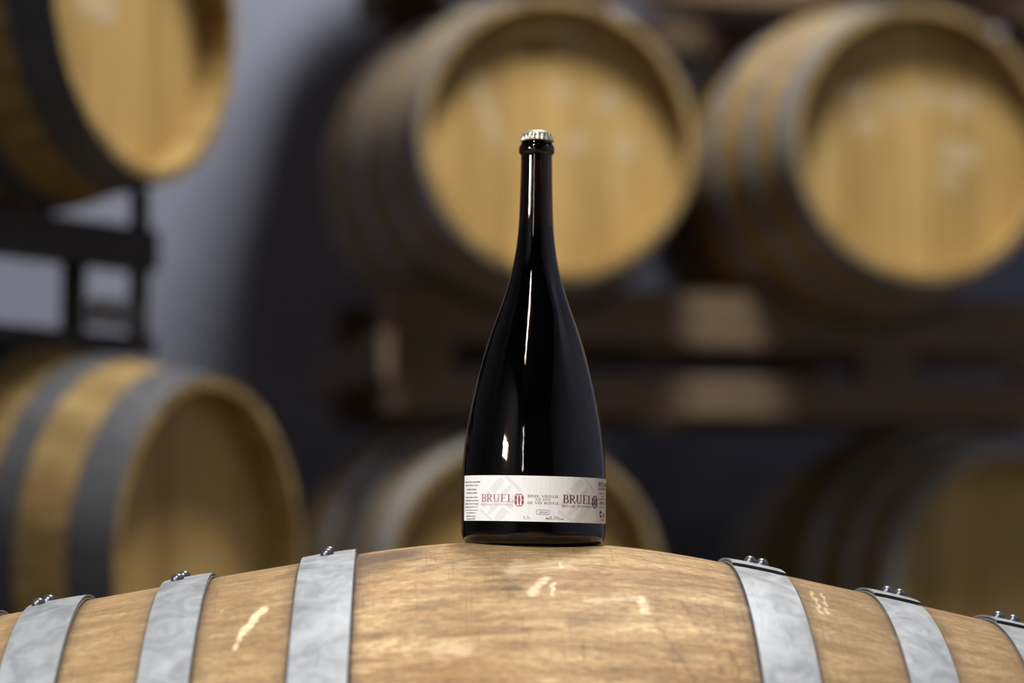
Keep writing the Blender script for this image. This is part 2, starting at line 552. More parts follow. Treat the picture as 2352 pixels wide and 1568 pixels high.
def stave_mesh(name, a0, a1, ns, na, gap=0.0003, lip=0.0003):
    """one stave between the angles a0 and a1 (0 = top, positive towards -y)"""
    verts, faces = [], []
    for i in range(ns + 1):
        s = -HALF + 2 * HALF * i / ns
        r = rad(s)
        e = max(0, abs(s) - (HALF - 0.035)) / 0.035
        th = 0.027 - 0.012 * e
        for layer in (0, 1):
            for j in range(na + 1):
                a = a0 + gap + (a1 - a0 - 2 * gap) * j / na
                rr = r - (lip if j in (0, na) and layer == 0 else 0) - layer * th
                verts.append((s, -rr * math.sin(a), rr * math.cos(a)))
    w = 2 * (na + 1)
    for i in range(ns):
        b, c = i * w, (i + 1) * w
        for j in range(na):
            faces.append((b + j, b + j + 1, c + j + 1, c + j))
            k = na + 1
            faces.append((b + k + j + 1, b + k + j, c + k + j, c + k + j + 1))
        faces.append((b, c, c + na + 1, b + na + 1))
        faces.append((b + na, b + 2 * na + 1, c + 2 * na + 1, c + na))
    for b in (0, ns * w):
        for j in range(na):
            faces.append((b + j, b + na + 1 + j, b + na + 2 + j, b + j + 1))
    return mesh_from(name, verts, faces, True, 25)

def band_mesh(name, s0, s1, lift, th, a0=0.0, a1=2 * math.pi, seg=96, ns=4, round_edge=0.0):
    """hoop band from s0 to s1, lying on the staves"""
    closed = abs(a1 - a0 - 2 * math.pi) < 1e-6
    verts, faces = [], []
    na = seg if closed else seg + 1
    def ring(a):
        out = []
        for i in range(ns + 1):
            s = s0 + (s1 - s0) * i / ns
            out.append((s, rad(s) + lift + th - (round_edge if i in (0, ns) else 0)))
        for i in range(ns, -1, -1):
            s = s0 + (s1 - s0) * i / ns
            out.append((s, rad(s) + lift))
        return [(s, -r * math.sin(a), r * math.cos(a)) for s, r in out]
    n = 2 * (ns + 1)
    for k in range(na):
        verts += ring(a0 + (a1 - a0) * k / seg)
    for k in range(seg):
        b, c = k * n, ((k + 1) % na) * n
        for i in range(n):
            faces.append((b + i, b + (i + 1) % n, c + (i + 1) % n, c + i))
    if not closed:
        faces.append(tuple(range(n)))
        faces.append(tuple(range((na - 1) * n + n - 1, (na - 1) * n - 1, -1)))
    return mesh_from(name, verts, faces, True, 35)

def head_board_mesh(name, y0, y1, rh, x0, x1):
    """board of a cask head, clipped by the circle of the head"""
    pts = []
    n = 8
    for i in range(n + 1):
        y = y0 + (y1 - y0) * i / n
        pts.append((y, math.sqrt(max(0, rh * rh - y * y))))
    out = pts + [(y, -z) for y, z in reversed(pts)]
    cl = []
    for q in out:
        if not cl or (abs(q[0] - cl[-1][0]) + abs(q[1] - cl[-1][1])) > 1e-5:
            cl.append(q)
    if abs(cl[0][0] - cl[-1][0]) + abs(cl[0][1] - cl[-1][1]) < 1e-5:
        cl.pop()
    m = len(cl)
    verts = [(x0, y, z) for y, z in cl] + [(x1, y, z) for y, z in cl]
    faces = [tuple(range(m)), tuple(range(2 * m - 1, m - 1, -1))] + [(i, (i + 1) % m, m + (i + 1) % m, m + i) for i in range(m)]
    return mesh_from(name, verts, faces, False)

HOOPS = [(0.152, 0.196), (0.268, 0.307), (0.369, 0.414), (0.440, 0.4735)]
HEAD_X = HALF - 0.054
HEAD_R = rad(HEAD_X) - 0.026
BOARD_EDGES = [-HEAD_R, -0.205, -0.148, -0.085, -0.028, 0.034, 0.092, 0.150, 0.208, HEAD_R]

NST = 28
far_stave = stave_mesh('stave', -math.pi / NST, math.pi / NST, 16, 3)
FAR_HOOPS = [(0.150, 0.198), (0.288, 0.333), (0.408, 0.4738)]
far_hoop_sets = {k: [band_mesh('hoop', a, b, 0.0004, 0.0022, seg=72, ns=2) for a, b in FAR_HOOPS] +
            [band_mesh('hoop', -b, -a, 0.0004, 0.0022, seg=72, ns=2) for a, b in FAR_HOOPS] for k in ('hoop_far', 'hoop_dark', 'hoop_pale')}
far_boards = [head_board_mesh('head_board', a + 0.0006, b - 0.0006, HEAD_R, HEAD_X - 0.02, HEAD_X) for a, b in zip(BOARD_EDGES, BOARD_EDGES[1:])]
dome_profile = [(0.0054, 0), (0.0053, 0.0016), (0.0047, 0.0032), (0.0035, 0.0045), (0.0018, 0.0053), (0, 0.0055)]
rivet_me = lathe('rivet', dome_profile, 20, sharp=60)

def far_barrel(label, head, alpha, group, spin=0.0, hoop='hoop_far'):
    """cask lying in a rack; head = centre of its end facing the room, alpha = how far that end turns to the right"""
    n = Vector((math.sin(R(alpha)), -math.cos(R(alpha)), 0))
    root = empty('wine_barrel', label, 'barrel', Vector(head) - n * HALF, (0, 0, R(alpha - 90)), group)
    for k in range(NST):
        obj('stave', far_stave, M['oak'], root, rot=(2 * math.pi * k / NST + spin, 0, 0))
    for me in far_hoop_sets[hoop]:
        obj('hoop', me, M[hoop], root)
    for me in far_boards:
        obj('head_board', me, M['head'], root, )
    return root

def chalk_mark(root, y, z, w, h, mat, ang=0.0):
    """short chalked stroke on the head face of a cask"""
    c, s = math.cos(ang), math.sin(ang)
    pts = [(-w / 2, -h / 3), (-w / 3, -h / 2), (w / 3, -h / 2), (w / 2, 0), (w / 3, h / 2), (-w / 4, h / 2), (-w / 2, h / 4)]
    verts = [(HEAD_X + 0.0004, y + c * a - s * b, z + s * a + c * b) for a, b in pts] + [(HEAD_X - 0.001, y + c * a - s * b, z + s * a + c * b) for a, b in pts]
    m = len(pts)
    faces = [tuple(range(m)), tuple(range(2 * m - 1, m - 1, -1))] + [(i, (i + 1) % m, m + (i + 1) % m, m + i) for i in range(m)]
    return obj('chalk_mark', mesh_from('chalk_mark', verts, faces, False), mat, root)

A_R = 15.0                      # turn of the right-hand rack
RO = Vector((0.091, 4.574, 0))  # foot of the rack frame
def rack_pt(x, y, z):
    c, s = math.cos(R(A_R)), math.sin(R(A_R))
    return (RO.x + c * x - s * y, RO.y + s * x + c * y, z)

Z_LOW, Z_UP, PITCH = 0.672, 1.520, 0.848
GRP = 'oak casks stored in the racks'
b_mid = far_barrel('golden oak cask on the upper rack right behind the bottle', rack_pt(0, 0, Z_UP), A_R, GRP)
b_ur = far_barrel('golden oak cask on the upper rack at the right edge', rack_pt(0.725, -0.07, Z_UP + 0.01), A_R, GRP, 0.05)
b_lm = far_barrel('oak cask on the lower rack, half hidden by the bottle base', rack_pt(-0.04, 0.10, Z_LOW + 0.004), A_R, GRP, 0.1, 'hoop_pale')
b_lr = far_barrel('shadowed oak cask on the lower rack at the right edge', rack_pt(1.045, 0.19, Z_LOW - 0.012), A_R + 2, GRP, 0.02, 'hoop_pale')
b_t1 = far_barrel('oak cask on the third rack level above the cask behind the bottle', rack_pt(0.02, 0, Z_UP + PITCH), A_R, GRP, 0.07)
b_t2 = far_barrel('oak cask on the third rack level at the right', rack_pt(0.76, 0, Z_UP + PITCH), A_R, GRP, 0.03)
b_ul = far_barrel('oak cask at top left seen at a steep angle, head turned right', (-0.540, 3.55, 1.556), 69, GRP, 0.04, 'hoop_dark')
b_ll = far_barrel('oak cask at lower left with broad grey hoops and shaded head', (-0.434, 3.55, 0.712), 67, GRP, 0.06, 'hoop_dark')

# chalk strokes and a bung stain on the heads
for y, z, w, h in ((0.02, 0.10, 0.05, 0.03), (0.115, 0.085, 0.045, 0.04), (0.05, 0.0, 0.06, 0.03), (0.15, -0.005, 0.04, 0.05), (0.03, 0.21, 0.05, 0.03)):
    chalk_mark(b_mid, y, z, w, h, M['chalk'], 0.2)
chalk_mark(b_mid, -0.13, 0.06, 0.025, 0.16, M['chalk'], 0.35)
chalk_mark(b_mid, -0.02, 0.175, 0.10, 0.02, M['bung'])
for y, z, w, h in ((-0.12, 0.10, 0.07, 0.035), (-0.10, 0.04, 0.06, 0.03), (-0.03, 0.085, 0.07, 0.03), (0.04, 0.10, 0.05, 0.04), (0.11, 0.095, 0.05, 0.05), (0.10, -0.01, 0.09, 0.04), (0.08, -0.06, 0.05, 0.03)):
    chalk_mark(b_ur, y, z, w, h, M['chalk'], -0.1)
chalk_mark(b_ul, -0.06, -0.02, 0.12, 0.05, M['chalk'])

# ------------------------------------------------------------------ timber racks under the right-hand casks
def rack_layer(label, z_up, xs, x0, x1, base=False):
    """one rack level: scalloped bearers carrying casks whose axes are z_up high"""
    root = empty('barrel_rack', label, 'rack', (RO.x, RO.y, 0), (0, 0, R(A_R)), 'timber racks between the casks')
    top, mid1, mid0, bot = z_up - 0.268, z_up - 0.378, z_up - 0.440, z_up - 0.521
    for yb in (0.19, 0.68):
        out = [(x0, mid1), (x1, mid1)]
        n = 140
        for i in range(n + 1):
            x = x1 + (x0 - x1) * i / n
            z = top
            for cx, yo, zo in xs:
                rr = max(rad(HALF - (yb - yo)), rad(HALF - (yb + 0.08 - yo))) + 0.004
                if abs(x - cx) < rr:
                    z = min(z, z_up + zo - math.sqrt(rr * rr - (x - cx) ** 2))
            out.append((x, max(z, mid1 + 0.012)))
        obj('scalloped_bearer', prism_mesh('scalloped_bearer', out, yb, yb + 0.08), M['timber'], root)
        obj('lower_bearer', box_mesh('lower_bearer', x0, x1, yb, yb + 0.08, bot, mid0, 0.004), M['timber'], root)
        for bx in (x0 + 0.02, (x0 + x1) / 2 + 0.12, x1 - 0.14):
            obj('spacer_block', box_mesh('spacer_block', bx, bx + 0.12, yb + 0.002, yb + 0.078, mid0, mid1, 0.003), M['timber'], root)
            if base:
                obj('foot_block', box_mesh('foot_block', bx, bx + 0.12, yb, yb + 0.08, 0, bot, 0.003), M['timber'], root)
    for bx in (x0 - 0.028, x1):
        obj('side_board', box_mesh('side_board', bx, bx + 0.028, 0.10, 0.85, mid0 - 0.02, mid1 + 0.005, 0.003), M['timber'], root)
    return root

rack_layer('timber rack level between the upper and lower casks at right', Z_UP, ((0, 0, 0), (0.725, -0.07, 0.01)), -0.30, 1.45)
rack_layer('timber rack base on the floor under the lower casks', Z_LOW, ((-0.04, 0.10, 0.004), (1.045, 0.19, -0.012)), -0.46, 1.45, base=True)
rack_layer('timber rack level above the upper casks, carrying the third level', Z_UP + PITCH, ((0.02, 0, 0), (0.76, 0, 0)), -0.20, 1.45)

# ------------------------------------------------------------------ steel rack of the left-hand stack
def tube_mesh(name, p, q, w, h):
    """rectangular tube from p to q (same height), w wide and h high, top at p.z"""
    p, q = Vector(p), Vector(q)
    d = (q - p).normalized()
    nrm = Vector((-d.y, d.x, 0)) * (w / 2)
    up = Vector((0, 0, -h))
    vs_ = []
    for e in (p, q):
        vs_ += [e + nrm, e - nrm, e - nrm + up, e + nrm + up]
    return mesh_from(name, vs_, [(0, 1, 2, 3), (7, 6, 5, 4), (0, 4, 5, 1), (1, 5, 6, 2), (2, 6, 7, 3), (3, 7, 4, 0)], False)

def steel_rack(label, dz, lower=True):
    root = empty('steel_rack', label, 'rack', (0, 0, 0), (0, 0, 0), 'dark steel racks of the left stack')
    d = Vector((0.618, 0.786, 0))
    back = Vector((-0.90, 0.43, 0)) * 0.55
    for k, off in enumerate((Vector((0, 0, 0)), back)):
        p0 = Vector((-1.05, 3.19, 1.236 + dz)) + off
        p1 = Vector((-0.575, 3.795, 1.236 + dz)) + off
        obj('top_rail', tube_mesh('top_rail', p0, p1, 0.05, 0.066), M['steel_dark'], root)
        zr = 1.066 if lower else 0.12 - dz
        q0, q1 = Vector((p0.x, p0.y, zr + dz)), Vector((p1.x, p1.y, zr + dz))
        obj('bottom_rail', tube_mesh('bottom_rail', q0, q1, 0.04, 0.03), M['steel_dark'], root)
        foot = (1.036 + dz) if lower else 0.0
        for t_, w in ((0.06, 0.034), (0.80, 0.034), (0.975, 0.028)):
            c = p0.lerp(p1, t_)
            topz = 1.30 + dz if t_ > 0.9 else 1.172 + dz
            obj('post', box_mesh('post', c.x - w / 2, c.x + w / 2, c.y - w / 2, c.y + w / 2, foot, topz, 0.002), M['steel_dark'], root)
        if k == 0:
            for t_ in (0.875, 0.93):
                c = p0.lerp(p1, t_)
                obj('gusset_plate', box_mesh('gusset_plate', c.x - 0.022, c.x + 0.022, c.y - 0.004, c.y + 0.004, 1.078 + dz - (0 if lower else 0.2), 1.12 + dz, 0.002), M['steel'], root)
            c = p0.lerp(p1, 0.66)
            obj('wood_chock', box_mesh('wood_chock', c.x - 0.02, c.x + 0.02, c.y - 0.03, c.y + 0.03, 1.236 + dz, 1.284 + dz, 0.004), M['timber'], root)
    return root

steel_rack('dark steel rack rails carrying the top left cask', 0.0)
steel_rack('dark steel rack on the floor under the lower left cask', -0.842, lower=False)

# ------------------------------------------------------------------ the front cask
FB = Vector((0.016, 2.0, 0.39))
front = empty('wine_barrel', 'worn oak cask lying in the foreground under the bottle', 'barrel', FB, (0, R(1.36), R(2.7)))
random.seed(3)
cuts = [R(-7.3)]
while cuts[-1] < R(-7.3) + 2 * math.pi - R(10):
    cuts.append(cuts[-1] + R(random.uniform(11.5, 16.0)))
cuts[-1] = R(-7.3) + 2 * math.pi
for a, b in zip(cuts, cuts[1:]):
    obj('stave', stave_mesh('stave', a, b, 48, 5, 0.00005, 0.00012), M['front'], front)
for sgn in (-1, 1):
    for a, b in zip(BOARD_EDGES, BOARD_EDGES[1:]):
        x0, x1 = (HEAD_X - 0.02, HEAD_X) if sgn > 0 else (-HEAD_X, -HEAD_X + 0.02)
        obj('head_board', head_board_mesh('head_board', a + 0.0006, b - 0.0006, HEAD_R, x0, x1), M['head'], front)

def front_hoop(s0, s1, plate, rivets):
    h = obj('hoop', band_mesh('hoop', s0, s1, 0.0006, 0.0019, seg=160, ns=4, round_edge=0.0004), M['hoop'], front)
    lm = band_mesh('lap_plate', s0 + 0.0004, s1 - 0.0004, 0.0030, 0.0019, R(plate[0]), R(plate[1]), seg=48, ns=4, round_edge=0.0004)
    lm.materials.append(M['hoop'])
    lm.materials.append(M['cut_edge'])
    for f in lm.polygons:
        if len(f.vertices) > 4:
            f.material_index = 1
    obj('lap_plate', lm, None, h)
    for s, a in rivets:
        o = obj('rivet', rivet_me, M['rivet'], h)
        r = rad(s) + 0.0047
        sl = math.atan((rad(s + 0.002) - rad(s - 0.002)) / 0.004)
        o.rotation_euler = (R(a), -sl, 0)
        o.location = (s, -r * math.sin(R(a)), r * math.cos(R(a)))
    return h

front_hoop(-0.196, -0.152, (-14, 75), [(-0.1748, 5.6), (-0.1745, -1.0)])
front_hoop(-0.307, -0.268, (-14, 75), [(-0.2944, 5.6), (-0.2925, -1.0)])
front_hoop(-0.414, -0.369, (-14, 75), [(-0.4050, 5.6), (-0.4015, -1.0)])
front_hoop(-0.4735, -0.440, (-14, 75), [(-0.455, 1.6), (-0.450, -1.2)])
front_hoop(0.152, 0.196, (-24, 8.2), [(0.1725, 0.8), (0.1812, 2.0)])
front_hoop(0.268, 0.307, (-24, 8.2), [(0.2870, 0.8), (0.2960, 2.0)])
front_hoop(0.369, 0.414, (-24, 8.2), [(0.3800, 0.8), (0.3910, 2.0)])
front_hoop(0.440, 0.4735, (-24, 8.2), [(0.4500, 0.8), (0.4590, 2.0)])

# two chocked bearers on the floor carry the front cask
for sx, lab in ((-1, 'scalloped timber bearer on the floor under the left half of the front cask'), (1, 'scalloped timber bearer on the floor under the right half of the front cask')):
    s = sx * 0.335
    rr = rad(s) + 0.001
    cz = FB.z - s * math.sin(R(1.36))
    out = [(-0.30, 0), (0.30, 0)]
    for i in range(41):
        y = 0.30 - 0.60 * i / 40
        z = cz - math.sqrt(max(0, (rr + 0.0) ** 2 - y * y)) if abs(y) < rr else cz
        out.append((y, min(0.16, z - 0.004)))
    me = prism_mesh('barrel_bearer', out, -0.03, 0.03)
    o = obj('barrel_bearer', me, M['timber_dark'])
    o.rotation_euler = (0, 0, R(90 + 2.7))
    o.location = (FB.x + s * math.cos(R(2.7)), FB.y + s * math.sin(R(2.7)), 0)
    tag(o, lab, 'bearer', 'bearers under the front cask')

# ------------------------------------------------------------------ the bottle
PX = 1 / 2773.0
TILT = R(0.55)
BASE_Z = FB.z + rad(0) - 0.0014
bottle = empty('beer_bottle', 'tall dark glass magnum bottle with crown cap standing on the front cask', 'bottle', (0.0175, 2.0, BASE_Z), (0, TILT, 0))

raw = [(1218, 164.5), (1150, 164.5), (1090, 164.4), (1050, 162.5), (1015, 159), (948, 148.8), (881, 134.8), (814, 117.5), (747, 96.5), (700, 79.5), (660, 66.0), (620, 55.0), (580, 47.3), (540, 42.3), (500, 39.3), (444, 37.6), (400, 36.5), (350, 35.8)]
def pchip(pts, x):
    pts = sorted(pts)
    xs = [p[0] for p in pts]
    ys = [p[1] for p in pts]
    n = len(xs)
    h = [xs[i + 1] - xs[i] for i in range(n - 1)]
    d = [(ys[i + 1] - ys[i]) / h[i] for i in range(n - 1)]
    m = [d[0]] + [0.0] * (n - 2) + [d[-1]]
    for i in range(1, n - 1):
        if d[i - 1] * d[i] > 0:
            w1, w2 = 2 * h[i] + h[i - 1], h[i] + 2 * h[i - 1]
            m[i] = (w1 + w2) / (w1 / d[i - 1] + w2 / d[i])
    for i in range(n - 1):
        if x <= xs[i + 1]:
            break
    t = (x - xs[i]) / h[i]
    return ((1 + 2 * t) * (1 - t) ** 2) * ys[i] + t * (1 - t) ** 2 * h[i] * m[i] + t * t * (3 - 2 * t) * ys[i + 1] + t * t * (t - 1) * h[i] * m[i + 1]

def zpx(y):
    return (1245 - y) * PX
def body_r(y):
    return pchip(raw, y) * PX

ys = [1218 - (1218 - 350) * i / 90 for i in range(91)]
# two passes of smoothing take the kinks out of the measured outline
rs = [body_r(y) for y in ys]
for _ in range(6):
    rs = [rs[0]] + [(rs[i - 1] + 2 * rs[i] + rs[i + 1]) / 4 for i in range(1, len(rs) - 1)] + [rs[-1]]
prof = [(0, zpx(1232)), (100 * PX, zpx(1234)), (130 * PX, zpx(1241)), (143 * PX, 0.0), (150 * PX, 0.0002)]
for k in range(1, 9):
    a = math.pi / 2 * k / 8
    prof.append(((149 + 15.5 * math.sin(a)) * PX, (27 - 27 * math.cos(a)) * PX))
prof += [(r, zpx(y)) for r, y in zip(rs, ys)][1:]
ringp = [(36.2, 346.5), (38.2, 345.2), (40.2, 343), (41.2, 339.5), (41.4, 335), (40.8, 330), (39.2, 326), (37.2, 323), (35.8, 320), (35.2, 314), (35.2, 303), (34, 299), (30, 297), (27, 298.5)]
prof += [(r * PX, zpx(y)) for r, y in ringp]
inner = [(25.5 * PX, zpx(306))]
for r, y in list(zip(rs, ys))[::-1]:
    if y < 1212:
        inner.append((max(24 * PX, r - (10.5 if y > 520 else 10.5) * PX), zpx(y)))
inner += [(140 * PX, zpx(1214)), (100 * PX, zpx(1212)), (0, zpx(1211))]
obj('glass_body', lathe('glass_body', prof + inner, 128, sharp=50), M['glass'], bottle)

LIQ = 512
beer = [(0, zpx(LIQ))]
first = True
for r, y in list(zip(rs, ys))[::-1]:
    if LIQ <= y < 1208:
        rr = r - 7.0 * PX
        if first:
            beer.append((rr * 0.97, zpx(y)))
            first = False
        beer.append((rr, zpx(y) - 0.0004))
beer += [(138 * PX, zpx(1217)), (0, zpx(1215))]
obj('beer', lathe('beer', beer, 96, sharp=50), M['beer'], bottle)

# crown cap with 21 flutes
seg = 21 * 8
capv, capf, rows = [], [], []
cap_prof = [(0.0, 290.8, 0), (10, 290.9, 0), (20, 291.4, 0), (27, 292.6, 0), (31, 294.6, 0), (33.5, 297.5, 0.12), (35.0, 301, 0.45), (36.2, 305.5, 1.2), (37.2, 310, 1.8), (37.4, 314.5, 2.1), (36.6, 315.0, 2.1), (35.6, 311, 1.7), (34.2, 304, 0.6), (33.2, 299.5, 0.1)]
for r, y, k in cap_prof:
    if r == 0:
        rows.append([0])
        capv.append((0, 0, zpx(y)))
    else:
        rows.append(list(range(len(capv), len(capv) + seg)))
        for i in range(seg):
            a = 2 * math.pi * i / seg
            rr = (r + k * math.cos(21 * a)) * PX
            zz = zpx(y) - (0.6 * k * PX * (1 + math.cos(21 * a)) * 0.5)
            capv.append((rr * math.cos(a), rr * math.sin(a), zz))
for a, b in zip(rows, rows[1:]):
    for i in range(seg):
        j = (i + 1) % seg
        capf.append((a[0], b[i], b[j]) if len(a) == 1 else (a[i], a[j], b[j], b[i]))
obj('crown_cap', mesh_from('crown_cap', capv, capf, True, 60), M['cap'], bottle)

# ------------------------------------------------------------------ the label and its printing
RB = 164.5 * PX
RL = RB + 0.00018
CXL = 1225.0
def ang(px):
    return math.asin(max(-1, min(1, (px - CXL) / 165.2)))
SKEW = math.tan(R(0.7))
def wrap(u, v, lift=0.0):
    """u = arc length from the front, v = height above the base -> point on the cylinder"""
    th = u / RL
    r = RL + lift
    return (r * math.sin(th), -r * math.cos(th), v - RL * math.sin(th) * SKEW)
def U(px):
    return RL * ang(px)
V_TOP, V_BOT = 0.0545, 0.0178
def V(px, py):
    """height on the label of a point seen at px, py, following the label's own slant and curve"""
    s = (px - CXL) / 165.2
    top = 1091.6 + 3.7 * s + 3.3 * s * s
    return V_TOP - (py - top) * PX * 0.998

nu = 64
u0, u1 = U(1067), RL * R(128)
lv, lf = [], []
for lay in (0.0, -0.00012):
    for i in range(nu + 1):
        u = u0 + (u1 - u0) * i / nu
        lv.append(wrap(u, V_TOP, lay))
        lv.append(wrap(u, V_BOT, lay))
o2 = 2 * (nu + 1)
for i in range(nu):
    a = 2 * i
    lf.append((a, a + 1, a + 3, a + 2))
    lf.append((o2 + a, o2 + a + 2, o2 + a + 3, o2 + a + 1))
    lf.append((a, a + 2, o2 + a + 2, o2 + a))
    lf.append((a + 1, o2 + a + 1, o2 + a + 3, a + 3))
lf += [(0, o2, o2 + 1, 1), (2 * nu, 2 * nu + 1, o2 + 2 * nu + 1, o2 + 2 * nu)]
label = obj('paper_label', mesh_from('paper_label', lv, lf, True, 40), M['label'], bottle)
label['label'] = 'off-white paper label wrapped around the bottle'

def print_mesh(name, polys, mat, lift=0.00010, text_label=None):
    """flat polygons in (u, v) printed on the label"""
    bm = bmesh.new()
    for poly in polys:
        vs_ = []
        for u, v in poly:
            v = max(V_BOT + 0.0002, min(V_TOP - 0.0002, v))
            vs_.append(bm.verts.new((u, v, 0)))
        try:
            bm.faces.new(vs_)
        except ValueError:
            pass
    bmesh.ops.triangulate(bm, faces=bm.faces[:])
    long_e = [e for e in bm.edges if abs(e.verts[0].co.x - e.verts[1].co.x) > 0.004]
    for _ in range(3):
        if not long_e:
            break
        bmesh.ops.subdivide_edges(bm, edges=long_e, cuts=1)
        bmesh.ops.triangulate(bm, faces=bm.faces[:])
        long_e = [e for e in bm.edges if abs(e.verts[0].co.x - e.verts[1].co.x) > 0.004]
    for v in bm.verts:
        v.co = Vector(wrap(v.co.x, v.co.y, lift))
    me = bpy.data.meshes.new(name)
    bm.to_mesh(me)
    bm.free()
    for f in me.polygons:
        f.use_smooth = True
    o = obj(name, me, mat, label)
    if text_label:
        o['label'] = text_label
    return o

# --- a small serif alphabet drawn as strokes (unit cap height)
TK, TN = 0.125, 0.05
def stroke(pts, ws):
    out = []
    n = len(pts)
    L, Rr = [], []
    for i in range(n):
        a = Vector(pts[max(0, i - 1)])
        b = Vector(pts[min(n - 1, i + 1)])
        d = (b - a)
        d = d.normalized() if d.length > 0 else Vector((1, 0))
        nn = Vector((-d.y, d.x)) * (ws[i] / 2)
        p = Vector(pts[i])
        L.append(tuple(p + nn))
        Rr.append(tuple(p - nn))
    for i in range(n - 1):
        out.append([L[i], L[i + 1], Rr[i + 1], Rr[i]])
    return out
def line(x0, y0, x1, y1, w):
    return stroke([(x0, y0), (x1, y1)], [w, w])
def serif(x, y, w=0.15):
    s = TN * 0.9
    yy = y - s / 2 if y > 0.5 else y + s / 2
    return line(x - w, yy, x + w, yy, s)
def stem(x, w=TK, y0=0, y1=1, sb=True, stp=True):
    return line(x, y0, x, y1, w) + (serif(x, 0) if sb else []) + (serif(x, 1) if stp else [])
def arc(cx, cy, rx, ry, a0, a1, wt=TK, wn=TN, n=14):
    pts, ws = [], []
    for i in range(n + 1):
        a = R(a0 + (a1 - a0) * i / n)
        pts.append((cx + rx * math.cos(a), cy + ry * math.sin(a)))
        ws.append(wn + (wt - wn) * abs(math.cos(a)) ** 1.5)
    return stroke(pts, ws)
def glyph(c):
    T, N = TK, TN
    if c == 'B':
        return stem(.2) + line(.2, .975, .36, .975, N) + arc(.36, .755, .2, .22, 90, -90) + line(.2, .525, .38, .525, N) + arc(.38, .275, .24, .25, 90, -90) + line(.2, .025, .38, .025, N), .70
    if c == 'R':
        return stem(.2) + line(.2, .975, .38, .975, N) + arc(.38, .735, .21, .24, 90, -90) + line(.2, .495, .38, .495, N) + stroke([(.36, .5), (.55, .22), (.74, .02)], [T * .8, T, T * .7]) + line(.66, .022, .84, .022, N * .8), .78
    if c == 'U':
        return stem(.2, T, .3, 1, False) + arc(.43, .3, .23, .28, 180, 360, T * .8) + stem(.66, N * 1.3, .3, 1, False), .86
    if c == 'E':
        return stem(.2) + line(.2, .975, .6, .975, N) + line(.59, .98, .59, .80, N) + line(.2, .51, .48, .51, N) + line(.48, .60, .48, .42, N) + line(.2, .025, .62, .025, N) + line(.62, .0, .65, .22, N), .72
    if c == 'L':
        return stem(.2) + line(.2, .025, .60, .025, N) + line(.60, .0, .64, .25, N), .68
    if c == 'I':
        return stem(.2), .40
    if c == 'F':
        return stem(.2) + line(.2, .975, .6, .975, N) + line(.59, .98, .59, .80, N) + line(.2, .51, .48, .51, N) + line(.48, .60, .48, .42, N), .66
    if c == 'T':
        return stem(.36, T, 0, 1, True, False) + line(.04, .975, .68, .975, N) + line(.05, .98, .05, .78, N) + line(.67, .98, .67, .78, N), .72
    if c == 'V':
        return line(.08, 1, .40, 0, T) + line(.40, .02, .70, 1, N) + serif(.08, 1, .13) + serif(.70, 1, .12), .78
    if c == 'N':
        return line(.16, 0, .16, 1, N * 1.2) + line(.14, .98, .68, .02, T) + line(.68, 0, .68, 1, N * 1.2) + serif(.16, 0, .12) + serif(.1, 1, .1) + serif(.68, 1, .12), .84
    if c == 'D':
        return stem(.2) + line(.2, .975, .36, .975, N) + arc(.36, .5, .36, .475, 90, -90) + line(.2, .025, .36, .025, N), .82
    if c == 'O':
        return arc(.43, .5, .35, .49, 0, 360, n=24), .86
    if c == 'Q':
        return arc(.43, .5, .35, .49, 0, 360, n=24) + stroke([(.45, .04), (.65, -.12), (.9, -.18)], [N, T * .8, N]), .88
    if c == 'G':
        return arc(.44, .5, .36, .49, 42, 330, n=20) + line(.74, .05, .74, .42, T * .8) + serif(.74, .42, .13), .90
    if c == 'A':
        return line(.10, 0, .40, 1, N) + line(.38, 1, .70, 0, T) + line(.2, .34, .6, .34, N) + serif(.1, 0, .12) + serif(.70, 0, .13), .80
    if c == 'S':
        return arc(.32, .745, .2, .235, 40, 270, T * .7) + arc(.32, .265, .22, .245, 90, -140, T * .8), .64
    if c == 'H':
        return stem(.2) + stem(.68) + line(.2, .51, .68, .51, N), .88
    if c == '1':
        return stem(.28, T * .8, 0, 1, True, False) + line(.12, .86, .28, .99, N), .52
    if c == '5':
        return arc(.28, .32, .22, .31, 130, -140, T * .8) + line(.16, .96, .50, .96, T * .6) + line(.17, .96, .14, .52, N), .60
    if c == '8':
        return arc(.3, .755, .17, .225, 0, 360, T * .7, n=20) + arc(.3, .28, .22, .27, 0, 360, T * .8, n=20), .62
    if c == ',':
        return line(.14, .08, .06, -.18, T * .7), .28
    if c == '%':
        return arc(.2, .74, .14, .23, 0, 360, T * .5, n=16) + arc(.66, .26, .14, .23, 0, 360, T * .5, n=16) + line(.22, 0, .66, 1, N), .90
    if c == '.':
        return line(.1, .0, .1, .12, T), .25
    return [], .45

def spell(txt, small=0.72):
    """returns (polys, width); lower-case letters come out as small capitals"""
    polys, x = [], 0.0
    acc = {'È': ('E', 'grave'), 'Û': ('U', 'circ')}
    for ch in txt:
        extra = None
        if ch in acc:
            ch, extra = acc[ch]
        sc = 1.0
        if ch.islower():
            ch, sc = ch.upper(), small
        g, w = glyph(ch)
        if extra == 'grave':
            g = g + line(.26, 1.26, .42, 1.08, TN * 1.4)
        if extra == 'circ':
            g = g + line(.30, 1.08, .43, 1.26, TN * 1.2) + line(.43, 1.26, .56, 1.08, TN * 1.2)
        polys += [[(x + px * sc, py * sc) for px, py in p] for p in g]
        x += w * sc
    return polys, x

